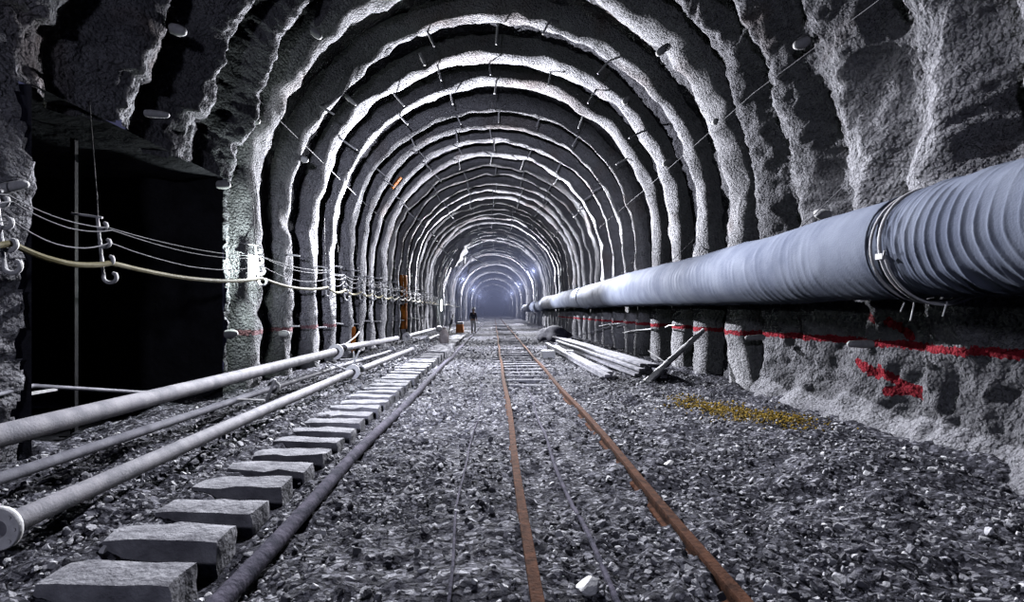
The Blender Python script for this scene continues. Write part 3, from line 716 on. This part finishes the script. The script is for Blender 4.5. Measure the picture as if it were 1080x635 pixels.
MB().lathe([(0, 0), (0, .25), (.03, .27), (.25, .26), (.27, .28), (.30, .26), (.52, .25), (.54, .27), (.56, .25), (.62, .24)], (0, 0, 0), (0, 0, 1), 20).build('drum_body', M['orange'], r_)
MB().lathe([(.62, .255), (.74, .25), (.78, .22), (.79, 0)], (0, 0, 0), (0, 0, 1), 20).build('drum_lid', M['white'], r_)
o = MB().tube([(-2.75, 34, .0), (-2.60, 36.2, 1.25)], .05, 8).build('leaning_plank', M['steel']); tag(o, 'dark bar leaning beside the orange drum', 'bar')
r_ = empty('capped_post', (-2.95, 30.6, .0)); tag(r_, 'round white cap on a dark post behind the pale sack', 'post')
MB().lathe([(0, 0), (0, .19), (.05, .2), (.06, .17), (.3, .12), (.31, 0)], (0, -.1, .55), (0.2, -1, 0.1), 18).build('cap', M['white'], r_)
MB().tube([(0, 0, .0), (0, 0, .5)], .03, 8).build('post', M['steel'], r_)

def skin(name, J, E, mat, parent, root=0, sub=2):
    me = bpy.data.meshes.new(name); me.from_pydata([j[0] for j in J], E, []); me.update()
    o = bpy.data.objects.new(name, me); C.objects.link(o)
    md = o.modifiers.new('skin', 'SKIN'); md.use_smooth_shade = True
    if not me.skin_vertices:
        bpy.context.view_layer.objects.active = o
    for i, j in enumerate(J):
        r = j[1]; me.skin_vertices[0].data[i].radius = (r, r) if not isinstance(r, tuple) else r
    me.skin_vertices[0].data[root].use_root = True
    sb = o.modifiers.new('sub', 'SUBSURF'); sb.levels = sub; sb.render_levels = sub
    dg = bpy.context.evaluated_depsgraph_get(); me2 = bpy.data.meshes.new_from_object(o.evaluated_get(dg))
    bpy.data.objects.remove(o); no = link(name, me2, None, parent); me2.materials.clear(); me2.materials.append(mat); return no
def person(loc, rz, label, sc=1.0):
    r_ = empty('person', loc, (0, 0, rz)); r_.scale = (sc,) * 3; tag(r_, label, 'person')
    J = [((0, 0, .95), (.14, .10)), ((0, 0, 1.12), (.135, .095)), ((0, -.01, 1.32), (.165, .11)), ((0, 0, 1.46), (.07, .06)), ((0, -.01, 1.55), (.055, .055)), ((0, -.02, 1.63), (.085, .095)), ((0, -.02, 1.70), (.08, .09)),
         ((-.19, 0, 1.40), .055), ((-.25, .02, 1.14), .043), ((-.24, -.08, .92), .033), ((.19, 0, 1.40), .055), ((.25, .02, 1.14), .043), ((.24, -.08, .92), .033),
         ((-.10, 0, .86), .09), ((-.11, -.03, .48), .06), ((-.12, .02, .10), .042), ((-.12, -.12, .04), .04), ((.10, 0, .86), .09), ((.11, -.10, .50), .06), ((.12, -.02, .10), .042), ((.12, -.16, .04), .04),
         ((-.235, -.11, .86), (.035, .02)), ((.235, -.11, .86), (.035, .02))]
    E = [(0, 1), (1, 2), (2, 3), (3, 4), (4, 5), (5, 6), (2, 7), (7, 8), (8, 9), (9, 21), (2, 10), (10, 11), (11, 12), (12, 22), (0, 13), (13, 14), (14, 15), (15, 16), (0, 17), (17, 18), (18, 19), (19, 20)]
    skin('body', J, E, M['skin'], r_)
    for s in (-1, 1):                                   # fingers and thumb
        for f in range(4):
            fx = s * (.235) + 0; y0 = -.085 - .014 * f; L = (.075, .085, .08, .062)[f]
            MB().tube([(fx, y0 - .01, .85), (fx, y0 - .015, .85 - L * .5), (fx - s * .012, y0 - .02, .85 - L)], [.009, .008, .006], 6).build('finger', M['skin'], r_)
        MB().tube([(fx, -.12, .89), (fx - s * .01, -.15, .86), (fx - s * .015, -.155, .83)], [.011, .009, .007], 6).build('thumb', M['skin'], r_)
    Jt = [((0, 0, .93), (.16, .115)), ((0, 0, 1.12), (.15, .11)), ((0, -.01, 1.33), (.18, .125)), ((0, 0, 1.43), (.10, .08)), ((-.19, 0, 1.40), .07), ((-.25, .02, 1.16), .055), ((-.245, -.06, .99), .045), ((.19, 0, 1.40), .07), ((.25, .02, 1.16), .055), ((.245, -.06, .99), .045)]
    skin('jacket', Jt, [(0, 1), (1, 2), (2, 3), (2, 4), (4, 5), (5, 6), (2, 7), (7, 8), (8, 9)], M['dark'], r_)
    Jl = [((0, 0, .93), (.15, .11)), ((-.10, 0, .84), .105), ((-.11, -.03, .48), .078), ((-.12, .02, .13), .06), ((.10, 0, .84), .105), ((.11, -.10, .50), .078), ((.12, -.02, .13), .06)]
    skin('trousers', Jl, [(0, 1), (1, 2), (2, 3), (0, 4), (4, 5), (5, 6)], M['cloth'], r_)
    for s, yy_ in ((-1, -.05), (1, -.09)): skin('boot', [((s * .12, yy_ + .05, .12), .055), ((s * .12, yy_ + .03, .05), .05), ((s * .12, yy_ - .10, .04), .045)], [(0, 1), (1, 2)], M['dark'], r_)
    MB().lathe([(.0, .165), (.012, .165), (.02, .125), (.07, .115), (.11, .085), (.135, .03), (.14, 0)], (0, -.03, 1.685), (0, 0, 1), 20).build('helmet', M['white'], r_)
    for s in (-1, 1): MB().lathe([(-.01, .0), (-.01, .008), (.006, .008), (.008, 0)], (s * .032, -.105, 1.645), (0, -1, 0), 8).build('eye', M['dark'], r_)
    MB().tube([(0, -.105, 1.64), (0, -.13, 1.60), (0, -.108, 1.595)], [.008, .014, .01], 7).build('nose', M['skin'], r_)
    MB().tube([(-.025, -.10, 1.565), (0, -.108, 1.563), (.025, -.10, 1.565)], .005, 6).build('mouth', M['rust'], r_)
    for s in (-1, 1): MB().tube([(s * .09, -.02, 1.66), (s * .10, -.01, 1.63), (s * .09, -.01, 1.60)], [.012, .016, .01], 6).build('ear', M['skin'], r_)
person((-1.36, 37.4, .03), .5, 'distant person in a white helmet, dark jacket and pale trousers, standing on the left', .94)

# torn sheet hanging under the vault, and the sticks that hold it
def sheet(pts, w0, name, label, seed):
    pts = [Vector(p) for p in pts]; nu, nv = 40, 16; Vv = []
    for i in range(nu + 1):
        t = i / nu * (len(pts) - 1); k = min(int(t), len(pts) - 2); c = pts[k].lerp(pts[k + 1], t - k)
        wd = w0 * (1 - .55 * i / nu + .18 * math.sin(i * .8 + seed))
        for j in range(nv + 1):
            u = j / nv - .5
            Vv.append(c + Vector((u * wd, .28 * math.sin(u * 9 + i * .12) * (.4 + .6 * i / nu), .12 * math.sin(u * 5 + i * .3) - .25 * u * u)))
    o = MB().add(Vv, [(i * (nv + 1) + j, (i + 1) * (nv + 1) + j, (i + 1) * (nv + 1) + j + 1, i * (nv + 1) + j + 1) for i in range(nu) for j in range(nv)]).build(name, M['sheet'])
    md = o.modifiers.new('thick', 'SOLIDIFY'); md.thickness = .012; return tag(o, label, 'sheet')
sheet([at(494, 249, 43), at(489, 256, 42.6), at(486, 266, 42.4), at(480, 281, 42.2)], 1.15, 'torn_sheet', 'torn white sheet hanging from the vault, left of the crown', 1)
sheet([at(489, 266, 42.8), at(490, 278, 42.8)], .3, 'torn_strip', 'narrow white strip hanging right beside the torn sheet', 2)
o = MB().tube([at(487, 246, 43.5), at(503, 254, 43)], .05, 7).tube([at(492, 244, 43.5), at(500, 256, 43)], .04, 7).build('crossed_sticks', M['bolt']); tag(o, 'crossed sticks holding the torn sheet under the vault', 'stick')
o = MB().tube([at(494, 289, 52), at(495, 281, 52), at(505, 276, 52), at(499, 271, 52), at(508, 277, 52)], .07, 7).build('bent_bar', M['white']); tag(o, 'bent white bar hanging in the vault beyond the torn sheet', 'bar')
# rusty streaks on ribs: dull orange plate lagging
for (Yr, z0, z1, lab, cat) in ((min(ribs, key=lambda v: abs(v - 29.0)), 0.6, 3.3, 'rust-orange stained lagging plate low on a left rib beyond the hooks', 'plate'),
                          (min(ribs, key=lambda v: abs(v - 18.0)), .2, 1.0, 'rust-orange stained plate behind the left pipes', 'plate')):
    Vv = []; nz_ = 20
    for i in range(nz_ + 1):
        z = z0 + (z1 - z0) * i / nz_
        for j in range(7):
            th = math.pi * (.12 + .76 * j / 6); ww = (.36 if Yr > 25 else .13) * (1 + .12 * math.sin(i * 1.1) + .1 * math.sin(i * .37)); Vv.append((-R0 + .50 * math.sin(th) + .01 * math.sin(i + j), Yr + ww * math.cos(th), z))
    o = MB().add(Vv, [(i * 7 + j, i * 7 + j + 1, (i + 1) * 7 + j + 1, (i + 1) * 7 + j) for i in range(nz_) for j in range(6)]).build('rusty_plate', M['rust'])
    md = o.modifiers.new('thick', 'SOLIDIFY'); md.thickness = .02; tag(o, lab, cat)
p, nr = hit(417, 192, 4.5)
Vv = []; u = Vector((0, 1, 0)); v = nr.cross(u).normalized()
mm = timber(95, (.30, .5, .06), M['rust'], .02); o = bpy.data.objects.new('rusty_plate', mm); C.objects.link(o); o.location = p + nr * .04; o.rotation_euler = nr.to_track_quat('Z', 'Y').to_euler(); tag(o, 'small orange plate on the upper left of the vault', 'plate')

# ------------------------------------------------------------------ rubble
def rock(seed, rough=.35):
    bm = bmesh.new(); bmesh.ops.create_icosphere(bm, subdivisions=2, radius=1); rr = np.random.RandomState(seed)
    P_ = np.array([v.co[:] for v in bm.verts])
    for _ in range(12):                                   # cut flat faces
        nn = rr.normal(size=3); nn /= np.linalg.norm(nn); d = rr.uniform(.34, .62)
        over = np.clip(P_ @ nn - d, 0, None); P_ -= over[:, None] * nn
    P_ *= np.array([1, rr.uniform(.65, .95), rr.uniform(.5, .85)])
    for v, p_ in zip(bm.verts, P_): v.co = p_
    Fc = np.array([[v.index for v in f.verts] for f in bm.faces]); bm.free(); return P_, Fc
RK = [rock(i) for i in range(14)]
rmesh = []
for P_, Fc in RK[:12]:
    me = bpy.data.meshes.new('stone'); me.from_pydata(P_.tolist(), [], Fc.tolist()); me.update(); me.materials.append(M['stone']); rmesh.append(me)
rs = np.random.RandomState(11)
def zone(x):
    if x < -2.45: return ('under the left pipes', 'stones under the left pipes')
    if x < -1.3: return ('between raised sleepers and dark pipe', 'stones by the raised sleepers')
    if x < .17: return ('between dark pipe and left rail', 'stones left of the track')
    if x < 1.25: return ('between the rails', 'stones between the rails')
    return ('between right rail and right wall', 'stones right of the track')
cnt = 0; taken = []
while cnt < 300:
    Y = 2.7 + 5.3 * rs.rand() ** 1.4; x = rs.uniform(-4.2, 3.6)
    if abs(x * F / Y) > 560: continue
    sz = .022 + .045 * rs.rand() ** 2.6
    if min(abs(x - .205), abs(x - 1.25)) < .05 + sz or abs(x + 1.385) < .07 + sz or (-2.45 < x < -1.6): continue
    if any((x - a_) ** 2 + (Y - b_) ** 2 < (sz + c_) ** 2 for a_, b_, c_ in taken): continue
    taken.append((x, Y, sz))
    o = bpy.data.objects.new('stone', rmesh[cnt % 12]); C.objects.link(o)
    o.location = (x, Y, float(ground(x, Y)) + sz * .45 + .015); o.scale = (sz, sz, sz); o.rotation_euler = (rs.uniform(-.4, .4), rs.uniform(-.4, .4), rs.uniform(0, 6.3))
    z_ = zone(x); o['shade'] = float([.25, .5, .74][cnt % 3])
    tag(o, '%s %s stone %s, %s' % ('large' if sz > .042 else 'middling' if sz > .028 else 'small', ['dark grey', 'grey', 'whitish'][cnt % 3], z_[0],
        'at the bottom of the view' if Y < 4 else 'in the foreground' if Y < 5.5 else 'a little farther in'), 'stone', z_[1]); cnt += 1
# two picked out stones
for (px, py, sz, sy, lab) in ((108, 584, .075, .6, 'pale flat stone left of the nearest raised sleepers'), (706, 492, .07, 1.4, 'long pale stone right of the right rusty rail'), (620, 625, .10, 1.2, 'large white angular stone at the bottom edge between the rails')):
    o = bpy.data.objects.new('stone', rmesh[3].copy()); C.objects.link(o); o.data.materials.clear(); o.data.materials.append(M['white'])
    g = gpt(px, py, .03); o.location = (g.x, g.y, .03 + .02); o.scale = (sz * sy, sz, sz * .8); o.rotation_euler = (.2, .1, .4); tag(o, lab, 'stone')
def scatter(name, n, fn, mat, seed):
    rr = np.random.RandomState(seed); VV = []; FF = []; T = []; base = 0; lo = []
    for P_, Fc in RK: lo.append((P_, Fc))
    for _ in range(n):
        r = fn(rr)
        if r is None: continue
        x, y_, z_, sz, tint = r; P_, Fc = lo[rr.randint(14)]
        an = rr.uniform(0, 6.28); ca, sa = math.cos(an), math.sin(an); tl = rr.uniform(-.6, .6)
        Q = P_ * sz; Q = np.stack([Q[:, 0] * ca - Q[:, 1] * sa, Q[:, 0] * sa + Q[:, 1] * ca, Q[:, 2]], 1)
        ct, st_ = math.cos(tl), math.sin(tl); Q = np.stack([Q[:, 0] * ct + Q[:, 2] * st_, Q[:, 1], -Q[:, 0] * st_ + Q[:, 2] * ct], 1)
        VV.append(Q + np.array([x, y_, z_])); FF.append(Fc + base); base += len(P_); T.append(np.full(len(P_), tint))
    VV = np.concatenate(VV); FF = np.concatenate(FF); T = np.concatenate(T)
    me = bpy.data.meshes.new(name); me.from_pydata(VV.tolist(), [], FF.tolist()); me.update()
    at_ = me.attributes.new('tint', 'FLOAT', 'POINT'); at_.data.foreach_set('value', T.astype(np.float32))
    return link(name, me, mat, smooth=False)
def f1(rr):
    Y = 2.2 * (30 / 2.2) ** (rr.rand() ** .95); x = rr.uniform(-4.4, 4.2)
    if abs(x * F / Y) > 600: return None
    if -2.42 < x < -1.64 and rr.rand() < .93: return None
    if min(abs(x - .205), abs(x - 1.25)) < .05 or abs(x + 1.385) < .07: return None
    sz = (.009 + .034 * rr.rand() ** 3.4) * (1 + .04 * Y)
    dens = float(vn(x * 1.4, Y * 1.1, 0, 201))
    if dens < -.2 and rr.rand() < .75: return None
    return x, Y, float(ground(x, Y)) + .02 + sz * .2, sz, min(1, max(0, rr.rand() ** 1.15 + (.3 if rr.rand() < .06 else 0)))
o = scatter('rubble', 30000, f1, M['stones'], 5); tag(o, 'crushed pale rock rubble covering the tunnel floor', 'rubble', kind='stuff')
def f2(rr):
    t = rr.rand(); c = np.array([3.05, 9.1]) * (1 - t) + np.array([3.72, 6.9]) * t
    wdt = .10 + .10 * abs(math.sin(t * 7)); x = c[0] + rr.normal() * wdt * 1.1; y_ = c[1] + rr.normal() * .24
    if .38 < t < .5 and rr.rand() < .6: return None
    return x, y_, float(ground(x, y_)) + .02 + .04 * rr.rand(), .012 + .02 * rr.rand() ** 2, rr.rand()
o = scatter('yellow_grit', 2200, f2, M['yellow'], 9); tag(o, 'strip of mustard yellow grit on the floor at the foot of the right wall', 'grit', kind='stuff')
def f3(rr):
    Y = rr.uniform(5, 30); x = -2.75 + rr.normal() * .25
    return x, Y, float(ground(x, Y)) + .03 + .08 * rr.rand() * (x < -2.5), .02 + .05 * rr.rand() ** 2, .4 + .6 * rr.rand()
o = scatter('spoil', 1500, f3, M['stones'], 15); tag(o, 'bank of pale broken rock along the left ends of the raised sleepers', 'rubble', kind='stuff')
